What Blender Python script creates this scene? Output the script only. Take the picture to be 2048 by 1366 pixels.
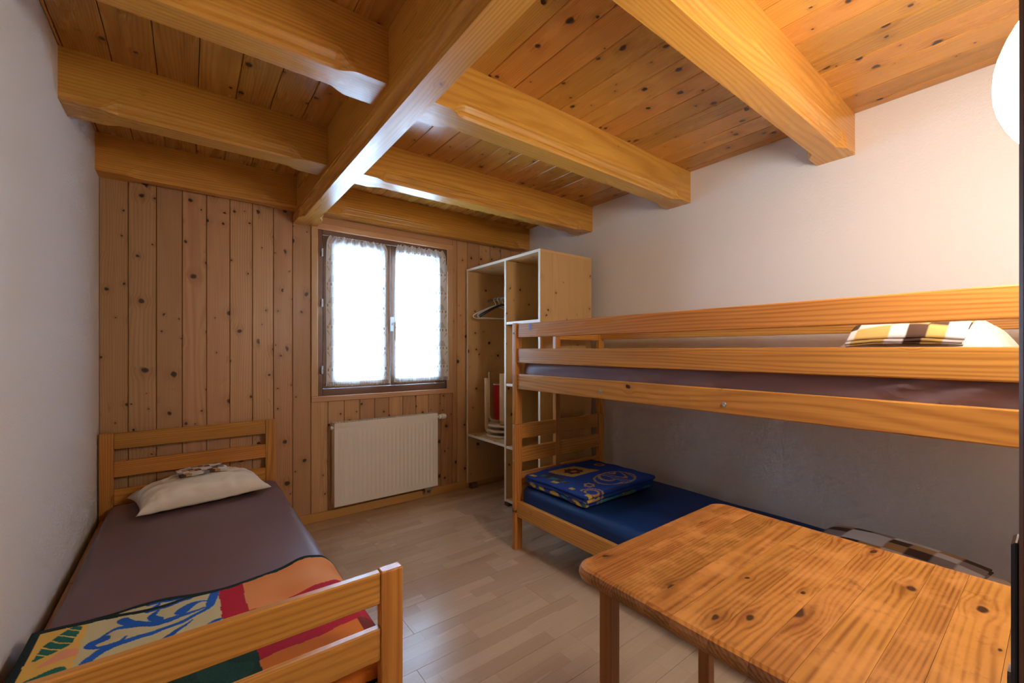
import bpy, bmesh, math, random
from mathutils import Vector, noise as mnoise
random.seed(7)
PI = math.pi
for o in list(bpy.data.objects): bpy.data.objects.remove(o)
SC = bpy.context.scene
COL = SC.collection

# ------------------------------------------------------------------ camera, sky, exposure
YAW = math.atan(646/845)
cam_d = bpy.data.cameras.new('camera'); cam = bpy.data.objects.new('camera', cam_d); COL.objects.link(cam)
cam_d.sensor_width = 36; cam_d.lens = 845/2048*36; cam_d.shift_y = 17/2048
cam_d.clip_start = 0.02
cam.location = (0, 0, 1.2); cam.rotation_euler = (PI/2, 0, -YAW)
SC.camera = cam
SC.view_settings.view_transform = 'Standard'; SC.view_settings.look = 'None'
SC.view_settings.gamma = 1; SC.view_settings.use_curve_mapping = False
SC.view_settings.exposure = 0.9
SC.cycles.use_denoising = True
SC.cycles.max_bounces = 7; SC.cycles.diffuse_bounces = 5; SC.cycles.glossy_bounces = 3; SC.cycles.caustics_reflective = False; SC.cycles.caustics_refractive = False; SC.cycles.use_adaptive_sampling = True; SC.cycles.adaptive_threshold = 0.08; SC.cycles.adaptive_min_samples = 16; SC.cycles.transparent_max_bounces = 16
SC.cycles.sample_clamp_indirect = 6
W = bpy.data.worlds.new('sky'); SC.world = W; W.use_nodes = True
bg = W.node_tree.nodes['Background']; bg.inputs[0].default_value = (0.45, 0.70, 1.0, 1); bg.inputs[1].default_value = 36.0
LAMP_STRENGTH = 16.0; LAMP_COLOUR = (1.0, 0.905, 0.79)
pd = bpy.data.lights.new('window_portal', 'AREA'); pd.shape = 'RECTANGLE'; pd.size = 1.1; pd.size_y = 1.25; pd.cycles.is_portal = True
po = bpy.data.objects.new('window_portal', pd); COL.objects.link(po)
po.location = (1.225, 3.40, 1.46); po.rotation_euler = (-PI/2, 0, 0)

# ------------------------------------------------------------------ node helpers
class NT:
    def __init__(s, name):
        s.m = bpy.data.materials.new(name); s.m.use_nodes = True; s.t = s.m.node_tree; s.t.nodes.clear()
        s.out = s.t.nodes.new('ShaderNodeOutputMaterial')
    def n(s, typ, **kw):
        nd = s.t.nodes.new(typ)
        for k, v in kw.items(): setattr(nd, k, v)
        return nd
    def set(s, sock, v):
        if isinstance(v, bpy.types.NodeSocket): s.t.links.new(v, sock)
        else: sock.default_value = v
    def math(s, op, a, b=0.0, c=None):
        nd = s.n('ShaderNodeMath', operation=op); s.set(nd.inputs[0], a); s.set(nd.inputs[1], b)
        if c is not None: s.set(nd.inputs[2], c)
        return nd.outputs[0]
    def vec(s, op, a, b=(0, 0, 0)):
        nd = s.n('ShaderNodeVectorMath', operation=op); s.set(nd.inputs[0], a)
        if op == 'SCALE': s.set(nd.inputs['Scale'], b)
        else: s.set(nd.inputs[1], b)
        return nd.outputs['Value'] if op in ('LENGTH', 'DOT_PRODUCT', 'DISTANCE') else nd.outputs[0]
    def smooth(s, x, lo, hi, a=0.0, b=1.0):
        nd = s.n('ShaderNodeMapRange', interpolation_type='SMOOTHSTEP'); s.set(nd.inputs[0], x)
        s.set(nd.inputs[1], lo); s.set(nd.inputs[2], hi); s.set(nd.inputs[3], a); s.set(nd.inputs[4], b)
        return nd.outputs[0]
    def mix(s, f, a, b, mode='MIX'):
        nd = s.n('ShaderNodeMix', data_type='RGBA', blend_type=mode); s.set(nd.inputs[0], f)
        s.set(nd.inputs[6], a if isinstance(a, bpy.types.NodeSocket) else (*a, 1)); s.set(nd.inputs[7], b if isinstance(b, bpy.types.NodeSocket) else (*b, 1))
        return nd.outputs[2]
    def noise(s, v, scale, detail=2.0, rough=0.5, dist=0.0):
        nd = s.n('ShaderNodeTexNoise'); s.set(nd.inputs['Vector'], v); nd.inputs['Scale'].default_value = scale
        nd.inputs['Detail'].default_value = detail; nd.inputs['Roughness'].default_value = rough; nd.inputs['Distortion'].default_value = dist
        return nd
    def comb(s, x, y, z):
        nd = s.n('ShaderNodeCombineXYZ'); s.set(nd.inputs[0], x); s.set(nd.inputs[1], y); s.set(nd.inputs[2], z); return nd.outputs[0]
    def sep(s, v):
        nd = s.n('ShaderNodeSeparateXYZ'); s.set(nd.inputs[0], v); return nd.outputs
    def bump(s, h, strength, dist=0.002):
        nd = s.n('ShaderNodeBump'); nd.inputs['Strength'].default_value = strength; nd.inputs['Distance'].default_value = dist
        s.set(nd.inputs['Height'], h); return nd.outputs[0]
    def bsdf(s, col, rough=0.5, normal=None, **kw):
        b = s.n('ShaderNodeBsdfPrincipled'); s.set(b.inputs['Base Color'], col if isinstance(col, bpy.types.NodeSocket) else (*col, 1))
        s.set(b.inputs['Roughness'], rough)
        if normal is not None: s.set(b.inputs['Normal'], normal)
        for k, v in kw.items(): s.set(b.inputs[k], v)
        s.t.links.new(b.outputs[0], s.out.inputs[0]); return b

def wood(name, axis, light, dark, knot_scale=7.0, knot_size=0.013, knot_gate=0.45, rough=0.42, ring=0.0075, contrast=0.55,
         flat=None, spec=0.5, var=0.22, knot_col=(0.055, 0.022, 0.010), wear=0.0, knot_stretch=1.0):
    """pine: grain along `axis`, growth rings, knots; each object gets its own stretch of timber"""
    t = NT(name)
    ai = 'XYZ'.index(axis)
    tc = t.n('ShaderNodeTexCoord').outputs['Object']
    rnd = t.n('ShaderNodeObjectInfo').outputs['Random']
    off = t.vec('SCALE', (13.1, 29.7, 47.3), rnd)
    p = t.vec('ADD', tc, off)
    ks = [knot_scale]*3; ks[ai] = knot_scale*0.5
    inv = [1/k for k in ks]
    if flat is not None:
        ks['XYZ'.index(flat)] = 0.0; inv['XYZ'.index(flat)] = 0.0
    inv[ai] /= knot_stretch
    pk = t.vec('MULTIPLY', p, tuple(ks))
    wob = t.vec('SCALE', t.vec('SUBTRACT', t.noise(p, 45, 0).outputs['Color'], (0.5, 0.5, 0.5)), 0.06)
    pk2 = t.vec('ADD', pk, wob)
    vo = t.n('ShaderNodeTexVoronoi', feature='F1'); t.set(vo.inputs['Vector'], pk2); vo.inputs['Scale'].default_value = 1.0
    dv = t.vec('MULTIPLY', t.vec('SUBTRACT', pk2, vo.outputs['Position']), tuple(inv))
    kd = t.vec('LENGTH', dv)
    cs = t.sep(vo.outputs['Color'])
    gate = t.math('GREATER_THAN', cs[1], knot_gate)
    kr = t.math('MULTIPLY_ADD', t.math('POWER', cs[0], 2.0), knot_size, knot_size*0.28)
    kn = t.math('DIVIDE', kd, kr)
    core = t.math('MULTIPLY', t.smooth(kn, 0.55, 1.15, 1.0, 0.0), gate)
    halo = t.math('MULTIPLY', t.smooth(kn, 0.8, 4.5, 1.0, 0.0), gate)
    # grain
    pg = t.vec('ADD', p, t.vec('SCALE', dv, t.math('MULTIPLY', halo, -0.75)))
    sl = [1.0]*3; sl[ai] = 0.13
    plow = t.vec('MULTIPLY', pg, tuple(sl))
    low = t.noise(plow, 7.0, 1.0).outputs['Fac']
    xyz = t.sep(pg); cr = [xyz[i] for i in range(3) if i != ai]
    orr = t.sep(t.vec('SCALE', (3.3, 7.7, 1.9), rnd))
    a1 = t.math('ADD', t.math('SUBTRACT', t.math('FRACT', t.math('MULTIPLY', cr[0], 1.0)), 0.5), 0.03)
    b1 = t.math('SUBTRACT', t.math('FRACT', t.math('ADD', cr[1], 0.13)), 0.47)
    rad = t.math('SQRT', t.math('ADD', t.math('MULTIPLY', a1, a1), t.math('MULTIPLY', b1, b1)))
    ph = t.math('ADD', t.math('DIVIDE', rad, ring/(2*PI)), t.math('MULTIPLY', low, 42.0))
    rg = t.math('MULTIPLY_ADD', t.math('SINE', ph), 0.5, 0.5)
    rg = t.math('POWER', rg, 1.8)
    sf = [1.0]*3; sf[ai] = 0.02
    fine = t.noise(t.vec('MULTIPLY', p, tuple(sf)), 170.0, 1.0).outputs['Fac']
    sm = [1.0]*3; sm[ai] = 0.10
    mid = t.noise(t.vec('MULTIPLY', p, tuple(sm)), 18.0, 1.0).outputs['Fac']
    f = t.math('ADD', t.math('MULTIPLY', rg, contrast*0.62), t.math('MULTIPLY', t.math('SUBTRACT', fine, 0.4), contrast*0.9))
    f = t.math('ADD', f, t.math('MULTIPLY', t.math('SUBTRACT', mid, 0.45), contrast*0.9))
    f = t.math('ADD', f, t.math('MULTIPLY', halo, 0.34))
    fc = t.n('ShaderNodeClamp'); t.set(fc.inputs[0], f)
    col = t.mix(fc.outputs[0], light, dark)
    hs = t.n('ShaderNodeHueSaturation'); t.set(hs.inputs['Color'], col)
    r2 = t.math('FRACT', t.math('MULTIPLY', rnd, 71.7))
    t.set(hs.inputs['Value'], t.math('MULTIPLY_ADD', r2, var, 1.0-var/2))
    t.set(hs.inputs['Hue'], t.math('MULTIPLY_ADD', t.math('FRACT', t.math('MULTIPLY', rnd, 33.3)), 0.012, 0.494))
    col = hs.outputs[0]
    if wear > 0:
        wn = t.noise(p, 9.0, 5.0, 0.65).outputs['Fac']
        col = t.mix(t.math('MULTIPLY', t.smooth(wn, 0.45, 0.68), wear), col, tuple(min(1, c*1.5+0.03) for c in light))
        wd = t.noise(p, 23.0, 4.0, 0.7).outputs['Fac']
        col = t.mix(t.math('MULTIPLY', t.smooth(wd, 0.56, 0.72), wear*0.8), col, tuple(c*0.6 for c in dark))
    col = t.mix(core, col, knot_col)
    rr = t.math('MULTIPLY_ADD', mid, 0.22, rough-0.11)
    t.bsdf(col, rr, t.bump(fine, 0.06, 0.0015), **{'Specular IOR Level': spec})
    return t.m

def plain(name, col, rough=0.5, metal=0.0, bump=0.0, scale=60.0, var=0.06, spec=0.5):
    t = NT(name)
    p = t.n('ShaderNodeTexCoord').outputs['Object']
    nz = t.noise(p, scale, 3.0).outputs['Fac']
    c = t.mix(nz, tuple(x*(1-var) for x in col), tuple(min(1, x*(1+var)) for x in col))
    nr = t.bump(nz, bump, 0.002) if bump else None
    t.bsdf(c, rough, nr, Metallic=metal, **{'Specular IOR Level': spec})
    return t.m

def plaster(name, col):
    t = NT(name)
    p = t.n('ShaderNodeTexCoord').outputs['Object']
    a = t.noise(p, 150.0, 3.0, 0.6).outputs['Fac']; b = t.noise(p, 34.0, 2.0).outputs['Fac']; c = t.noise(p, 1.6, 3.0).outputs['Fac']
    h = t.math('ADD', a, t.math('MULTIPLY', b, 0.8))
    cc = t.mix(c, tuple(x*0.965 for x in col), col)
    t.bsdf(cc, 0.85, t.bump(h, 0.45, 0.003), **{'Specular IOR Level': 0.2})
    return t.m

def fabric(name, col, rough=0.9, scale=900.0, bump=0.12, sheen=0.0, attr=None, fuzz=0.0, spec=0.2):
    t = NT(name)
    p = t.n('ShaderNodeTexCoord').outputs['Object']
    nz = t.noise(p, scale, 2.0).outputs['Fac']; lo = t.noise(p, 7.0, 3.0).outputs['Fac']
    if attr:
        at = t.n('ShaderNodeAttribute'); at.attribute_name = attr; base = at.outputs['Color']
    else:
        base = t.mix(lo, tuple(x*0.9 for x in col), tuple(min(1, x*1.1) for x in col))
    c = t.mix(t.math('MULTIPLY', nz, 0.35+fuzz), base, (0, 0, 0), 'MULTIPLY') if fuzz else base
    if fuzz:
        c = t.mix(t.smooth(nz, 0.35, 0.65, 0.0, fuzz), base, t.mix(0.5, base, (0.75, 0.68, 0.55)))
    t.bsdf(c, rough, t.bump(nz, bump, 0.002), **{'Sheen Weight': sheen, 'Sheen Roughness': 0.5, 'Specular IOR Level': spec})
    return t.m

def floor_mat(name):
    t = NT(name)
    p = t.n('ShaderNodeTexCoord').outputs['Object']; rnd = t.n('ShaderNodeObjectInfo').outputs['Random']
    xyz = t.sep(p)
    row = t.math('FLOOR', t.math('DIVIDE', t.math('ADD', xyz[1], 0.0965), 0.06434))
    wr = t.n('ShaderNodeTexWhiteNoise', noise_dimensions='2D'); t.set(wr.inputs['Vector'], t.comb(row, t.math('MULTIPLY', rnd, 91.0), 0.0))
    cx = t.math('ADD', t.math('DIVIDE', xyz[0], 0.42), t.math('MULTIPLY', wr.outputs[0], 3.0))
    cell = t.n('ShaderNodeTexWhiteNoise', noise_dimensions='3D'); t.set(cell.inputs['Vector'], t.comb(row, t.math('FLOOR', cx), t.math('MULTIPLY', rnd, 57.0)))
    off = t.vec('SCALE', cell.outputs['Color'], 9.0)
    g = t.vec('MULTIPLY', t.vec('ADD', p, off), (0.06, 1.0, 1.0))
    fine = t.noise(g, 130.0, 3.0).outputs['Fac']; mid = t.noise(g, 24.0, 2.0, dist=1.0).outputs['Fac']
    f = t.math('ADD', t.math('MULTIPLY', cell.outputs[0], 0.42), t.math('MULTIPLY', fine, 0.25)); f = t.math('ADD', f, t.math('MULTIPLY', mid, 0.30))
    col = t.mix(f, (0.62, 0.455, 0.30), (0.42, 0.275, 0.165))
    fy = t.math('ABSOLUTE', t.math('SUBTRACT', t.math('FRACT', t.math('DIVIDE', t.math('ADD', xyz[1], 0.0965), 0.06434)), 0.5))
    fx = t.math('ABSOLUTE', t.math('SUBTRACT', t.math('FRACT', cx), 0.5))
    ln = t.math('MAXIMUM', t.smooth(fy, 0.482, 0.495), t.smooth(fx, 0.4965, 0.499))
    col = t.mix(t.math('MULTIPLY', ln, 0.22), col, (0.2, 0.12, 0.07))
    t.bsdf(col, t.math('MULTIPLY_ADD', mid, 0.12, 0.19), t.bump(fine, 0.05, 0.001), **{'Specular IOR Level': 0.5})
    return t.m

# pale and dark timber tones
ORANGE = ((0.70, 0.345, 0.062), (0.45, 0.172, 0.022))
BEDPINE = ((0.61, 0.272, 0.055), (0.34, 0.112, 0.018))
PANEL = ((0.57, 0.325, 0.155), (0.38, 0.185, 0.075))
NEWPINE = ((0.67, 0.415, 0.180), (0.48, 0.26, 0.090))
CEIL = ((0.60, 0.290, 0.055), (0.36, 0.138, 0.022))
TABLE = ((0.43, 0.185, 0.040), (0.20, 0.062, 0.010))
M = {}
for ax in 'XYZ':
    M['bed'+ax] = wood('bed_pine_'+ax, ax, *BEDPINE, knot_scale=5.5, knot_gate=0.66, rough=0.30, ring=0.011, contrast=0.80, flat={'X': 'Y', 'Y': 'X', 'Z': 'Y'}[ax])
    M['new'+ax] = wood('fresh_pine_'+ax, ax, *NEWPINE, knot_scale=9.0, knot_gate=0.35, rough=0.55, contrast=0.45, knot_size=0.013, flat={'X': 'Z', 'Y': 'X', 'Z': 'Y'}[ax])
    M['beam'+ax] = wood('beam_spruce_'+ax, ax, *ORANGE, knot_scale=6.0, knot_gate=0.45, rough=0.30, contrast=0.70, ring=0.012, knot_size=0.010)
M['newback'] = wood('fresh_pine_back', 'Z', *NEWPINE, knot_scale=9.0, knot_gate=0.35, rough=0.55, contrast=0.45, knot_size=0.013, flat='X')
M['panel'] = wood('panel_spruce', 'Z', *PANEL, knot_scale=11.0, knot_gate=0.28, rough=0.40, contrast=0.66, flat='Y', knot_size=0.0145, var=0.26)
M['casingX'] = wood('casing_pine_across', 'X', *[tuple(c*1.12 for c in q) for q in PANEL], knot_scale=6, knot_gate=0.7, rough=0.4, contrast=0.4)
M['casingZ'] = wood('casing_pine_upright', 'Z', *[tuple(c*1.12 for c in q) for q in PANEL], knot_scale=6, knot_gate=0.7, rough=0.4, contrast=0.4)
M['base'] = wood('baseboard_pine', 'X', (0.56, 0.29, 0.09), (0.38, 0.17, 0.04), knot_scale=5, knot_gate=0.7, rough=0.4, contrast=0.4)
M['ceil'] = wood('ceiling_spruce', 'Y', *CEIL, knot_scale=9.5, knot_gate=0.30, rough=0.27, contrast=0.7, flat='Z', knot_size=0.0145, var=0.28)
M['table'] = wood('table_pine', 'X', *TABLE, knot_scale=8.5, knot_gate=0.30, rough=0.34, contrast=0.95, flat='Z', knot_size=0.011, var=0.36, wear=0.5, ring=0.0065, knot_stretch=2.0)
M['tleg'] = wood('table_leg_pine', 'Z', (0.40, 0.16, 0.045), (0.25, 0.085, 0.022), rough=0.4)
M['stool'] = wood('stool_birch', 'Z', (0.66, 0.44, 0.22), (0.50, 0.30, 0.13), knot_gate=2.0, rough=0.4, contrast=0.3)
M['stoolX'] = wood('stool_birch_seat', 'X', (0.66, 0.48, 0.28), (0.52, 0.34, 0.17), knot_gate=2.0, rough=0.4, contrast=0.3)
M['winX'] = wood('window_brown_across', 'X', (0.155, 0.062, 0.028), (0.085, 0.032, 0.014), knot_gate=2.0, rough=0.38, contrast=0.5)
M['doorm'] = wood('door_brown', 'Z', (0.16, 0.060, 0.024), (0.085, 0.03, 0.012), knot_gate=2.0, rough=0.4, contrast=0.5)
M['floor'] = floor_mat('laminate_birch')
M['plaster'] = plaster('white_plaster', (0.80, 0.79, 0.775))
M['sub'] = plain('timber_backing', (0.16, 0.08, 0.03), 0.8)
M['edge'] = plain('sawn_pale_edge', (0.78, 0.70, 0.56), 0.45)
M['rad'] = plain('cream_enamel', (0.80, 0.76, 0.68), 0.35, var=0.01)
M['white'] = plain('white_plastic', (0.80, 0.80, 0.78), 0.35, var=0.02)
M['chrome'] = plain('brushed_steel', (0.62, 0.62, 0.62), 0.3, metal=1.0)
M['black'] = plain('black_metal', (0.012, 0.013, 0.016), 0.35)
M['blackpl'] = plain('black_plastic', (0.02, 0.02, 0.022), 0.35)
M['stick'] = plain('blue_sticker', (0.10, 0.20, 0.46), 0.6)
M['dull'] = plain('dull_grey_metal', (0.14, 0.12, 0.11), 0.5)
M['red'] = plain('red_plastic', (0.55, 0.012, 0.02), 0.35)
M['sheet'] = fabric('mauve_brown_sheet', (0.185, 0.112, 0.120), bump=0.04, rough=0.46, spec=0.5)
M['bluesheet'] = fabric('navy_sheet', (0.004, 0.030, 0.130), bump=0.04, rough=0.6, spec=0.3)
M['cream'] = fabric('cream_cotton', (0.84, 0.78, 0.66), bump=0.05)
M['pattern'] = fabric('woven_pattern', (1, 1, 1), attr='pattern', scale=1200, bump=0.06)
M['fleece'] = fabric('fleece_pattern', (1, 1, 1), attr='pattern', scale=420, bump=0.4, fuzz=0.06, sheen=0.0)

# ------------------------------------------------------------------ geometry helpers
def tag(o, label=None, cat=None, group=None, kind=None):
    if label: o['label'] = label
    if cat: o['category'] = cat
    if group: o['group'] = group
    if kind: o['kind'] = kind
    return o
def wloc(o):
    v = Vector((0, 0, 0))
    while o: v += o.location; o = o.parent
    return v
def link(name, me, mat, parent=None, loc=(0, 0, 0)):
    """loc is a world position; parents carry no rotation unless the caller places children in local space"""
    o = bpy.data.objects.new(name, me); COL.objects.link(o)
    if mat and not me.materials: me.materials.append(mat)
    o.location = Vector(loc)
    if parent: o.parent = parent; o.location = Vector(loc)-wloc(parent)
    return o
def empty(name, loc):
    o = bpy.data.objects.new(name, None); COL.objects.link(o); o.location = loc; o.empty_display_size = 0.1; return o
def fin(bm, name, smooth=False):
    bmesh.ops.recalc_face_normals(bm, faces=bm.faces)
    me = bpy.data.meshes.new(name); bm.to_mesh(me); bm.free()
    if smooth:
        for p in me.polygons: p.use_smooth = True
    return me
def add_box(bm, lo, hi, bev=0.0, seg=1):
    r = bmesh.ops.create_cube(bm, size=1.0); vs = r['verts']
    for v in vs:
        for i in range(3): v.co[i] = lo[i] + (v.co[i]+0.5)*(hi[i]-lo[i])
    if bev:
        es = list({e for v in vs for e in v.link_edges})
        bmesh.ops.bevel(bm, geom=es, offset=bev, segments=seg, affect='EDGES', profile=0.5)
def box(name, lo, hi, mat, parent=None, bev=0.002, seg=1, origin=None):
    c = origin or tuple((a+b)/2 for a, b in zip(lo, hi))
    bm = bmesh.new(); add_box(bm, tuple(a-b for a, b in zip(lo, c)), tuple(a-b for a, b in zip(hi, c)), bev, seg)
    return link(name, fin(bm, name), mat, parent, c)
def boxes(name, lst, mat, parent=None, bev=0.0, origin=(0, 0, 0)):
    bm = bmesh.new()
    for lo, hi in lst: add_box(bm, tuple(a-b for a, b in zip(lo, origin)), tuple(a-b for a, b in zip(hi, origin)), bev)
    return link(name, fin(bm, name), mat, parent, origin)
def add_tube(bm, pts, r, seg=8, closed=False, cap=True):
    pts = [Vector(p) for p in pts]; n = len(pts); rings = []
    rs = r if isinstance(r, (list, tuple)) else [r]*n
    ref = None
    for i, p in enumerate(pts):
        a = pts[(i-1) % n] if (closed or i) else p; b = pts[(i+1) % n] if (closed or i < n-1) else p
        t = (b-a).normalized()
        if ref is None:
            ref = t.orthogonal().normalized()
        ref = (ref-t*ref.dot(t)).normalized(); q = t.cross(ref)
        rings.append([bm.verts.new(p+(ref*math.cos(2*PI*k/seg)+q*math.sin(2*PI*k/seg))*rs[i]) for k in range(seg)])
    m = n if closed else n-1
    for i in range(m):
        A, B = rings[i], rings[(i+1) % n]
        for k in range(seg): bm.faces.new((A[k], A[(k+1) % seg], B[(k+1) % seg], B[k]))
    if cap and not closed:
        bm.faces.new(rings[0][::-1]); bm.faces.new(rings[-1])
def tube(name, pts, r, mat, parent=None, seg=8, closed=False, origin=None, smooth=True):
    o = Vector(origin) if origin is not None else Vector(pts[0])
    bm = bmesh.new(); add_tube(bm, [Vector(p)-o for p in pts], r, seg, closed)
    return link(name, fin(bm, name, smooth), mat, parent, o)
def add_lathe(bm, prof, axis, c, seg=20):
    """prof: (radius, height) pairs along `axis` from point c"""
    A = Vector({'X': (1, 0, 0), 'Y': (0, 1, 0), 'Z': (0, 0, 1)}[axis]); U = A.orthogonal().normalized(); V = A.cross(U); c = Vector(c); rings = []
    for r, h in prof:
        rings.append([bm.verts.new(c+A*h+(U*math.cos(2*PI*k/seg)+V*math.sin(2*PI*k/seg))*max(r, 1e-4)) for k in range(seg)])
    for a, b in zip(rings, rings[1:]):
        for k in range(seg): bm.faces.new((a[k], a[(k+1) % seg], b[(k+1) % seg], b[k]))
    bm.faces.new(rings[0][::-1]); bm.faces.new(rings[-1])
def lathe(name, prof, axis, c, mat, parent=None, seg=20, smooth=False):
    bm = bmesh.new(); add_lathe(bm, prof, axis, (0, 0, 0), seg); return link(name, fin(bm, name, smooth), mat, parent, c)
def grid_mesh(name, nu, nv, fn, colour=None, smooth=True):
    vs = []; cs = []
    for j in range(nv+1):
        for i in range(nu+1):
            u, v = i/nu, j/nv; vs.append(fn(u, v))
            if colour: cs.append(colour(u, v))
    w = nu+1
    fs = [(j*w+i, j*w+i+1, (j+1)*w+i+1, (j+1)*w+i) for j in range(nv) for i in range(nu)]
    me = bpy.data.meshes.new(name); me.from_pydata(vs, [], fs)
    if colour: paint(me, cs)
    if smooth: me.polygons.foreach_set('use_smooth', [True]*len(fs))
    me.update(); return me
def paint(me, cs):
    a = me.color_attributes.new('pattern', 'FLOAT_COLOR', 'POINT')
    a.data.foreach_set('color', [x for c in cs for x in (c[0], c[1], c[2], c[3] if len(c) > 3 else 1.0)])
def rbox(name, lo, hi, r, step, mat, parent=None, disp=None, colour=None):
    """soft rounded box with an even mesh; disp(world point, normal) -> offset along the normal"""
    c = [(a+b)/2 for a, b in zip(lo, hi)]; h = [(b-a)/2 for a, b in zip(lo, hi)]
    bm = bmesh.new()
    n = [max(6, int(2*x/step)) for x in h]
    def axis_pts(i):
        base = [-h[i]+2*h[i]*k/n[i] for k in range(n[i]+1)]
        ex = [-h[i]+r*f for f in (0.15, 0.35, 0.65, 1.0)]; ex += [-e for e in ex]
        pts = sorted(set([round(b, 5) for b in base if abs(b) <= h[i]-r or abs(b) >= h[i]-1e-6] + [round(e, 5) for e in ex])); return pts
    P = [axis_pts(i) for i in range(3)]
    for ax in range(3):
        u, v = [i for i in range(3) if i != ax]
        for sgn in (-1, 1):
            g = []
            for b in P[v]:
                row = []
                for a in P[u]:
                    q = [0, 0, 0]; q[ax] = sgn*h[ax]; q[u] = a; q[v] = b
                    inn = Vector([max(-(h[i]-r), min(h[i]-r, q[i])) for i in range(3)]); d = Vector(q)-inn
                    nn = d.normalized(); w = inn+nn*r
                    if disp: w = w + nn*disp(w+Vector(c), nn)
                    row.append(bm.verts.new(w))
                g.append(row)
            for j in range(len(g)-1):
                for i in range(len(g[0])-1): bm.faces.new((g[j][i], g[j][i+1], g[j+1][i+1], g[j+1][i]))
    bmesh.ops.remove_doubles(bm, verts=bm.verts, dist=1e-5)
    me = fin(bm, name, True)
    if colour: paint(me, [colour(v.co+Vector(c)) for v in me.vertices])
    return link(name, me, mat, parent, c)
def nz(x, y=0.0, z=0.0): return mnoise.noise(Vector((x, y, z)))

# ------------------------------------------------------------------ room shell
XL, XR, YB, YF, YH, ZC = -0.388, 2.543, 3.18, -0.78, -2.0, 2.335
fl = tag(box('floor', (XL-0.1, YH, -0.12), (XR+0.1, YB+0.02, -0.012), M['sub'], bev=0), 'pale birch laminate floor laid in long planks', 'floor', kind='structure')
PW, PL = 0.193, 1.285
pm = None
y = YF-0.06; row = 0
while y < YB:
    x = XL - (row*0.47 % 1.0)*PL; 
    while x < XR:
        x0, x1 = max(x, XL), min(x+PL, XR); y1 = min(y+PW, YB+0.012)
        if x1-x0 > 0.03: box('plank', (x0+0.0003, y+0.0003, -0.012), (x1-0.0003, y1-0.0003, 0.0), M['floor'], fl, bev=0.0007)
        x += PL
    y += PW; row += 1
box('plank', (XL, YH, -0.012), (XR, YF-0.061, 0.0), M['floor'], fl, bev=0.0007)
wl = tag(box('wall_left', (XL-0.14, YH-0.12, -0.12), (XL, YB+0.19, ZC+0.15), M['plaster'], bev=0), 'white rough plaster wall on the left beside the single bed', 'wall', kind='structure')
wr = tag(box('wall_right', (XR, YH-0.12, -0.12), (XR+0.14, YB+0.19, ZC+0.15), M['plaster'], bev=0), 'white plaster wall on the right behind the bunk bed', 'wall', kind='structure')
wf = tag(boxes('wall_front', [((0.55, YF-0.12, 0), (XR, YF, ZC)), ((XL, YF-0.12, 2.06), (0.55, YF, ZC))], M['plaster']), 'white plaster wall with the doorway behind the camera', 'wall', kind='structure')
wh = tag(box('wall_hall_block', (XL, YH-0.12, 0), (XR, YH, ZC), M['plaster'], bev=0), 'unseen white hallway wall added beyond the doorway to block daylight', 'wall', kind='structure')  # unseen wall, added so no daylight enters from behind the camera
WX0, WX1, WZ0, WZ1 = 0.713, 1.737, 0.872, 2.052
wb = tag(boxes('wall_back', [((XL, YB+0.014, 0), (WX0, YB+0.19, ZC)), ((WX1, YB+0.014, 0), (XR, YB+0.19, ZC)),
     ((WX0, YB+0.014, 0), (WX1, YB+0.19, WZ0)), ((WX0, YB+0.014, WZ1), (WX1, YB+0.19, ZC))], M['sub']),
     'back wall panelled with upright knotty spruce boards around the window', 'wall', kind='structure')
seams = [XL, -0.271, -0.150, -0.032, 0.085, 0.204, 0.325, 0.444, 0.558, 0.673]
for a, b in zip(seams, seams[1:]): box('board', (a+0.0012, YB, 0.0), (b-0.0012, YB+0.014, ZC), M['panel'], wb, bev=0.0030)
low = [0.673+0.1117*i for i in range(11)]
for a, b in zip(low, low[1:]): box('board', (a+0.0012, YB, 0.0), (b-0.0012, YB+0.014, 0.845), M['panel'], wb, bev=0.0030)
box('board', (0.674, YB, 2.06), (1.789, YB+0.014, ZC), M['casingX'], wb, bev=0.002)
rs = [1.79, 1.835, 1.94, 2.06, 2.18, 2.30, 2.42, XR]
for a, b in zip(rs, rs[1:]): box('board', (a+0.0012, YB, 0.0), (b-0.0012, YB+0.014, ZC), M['panel'], wb, bev=0.0030)
bb = tag(box('baseboard_back', (XL, YB-0.018, 0.0), (XR, YB, 0.062), M['base'], bev=0.004), 'plain pine baseboard under the radiator along the panelled wall', 'baseboard', kind='structure')

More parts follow.
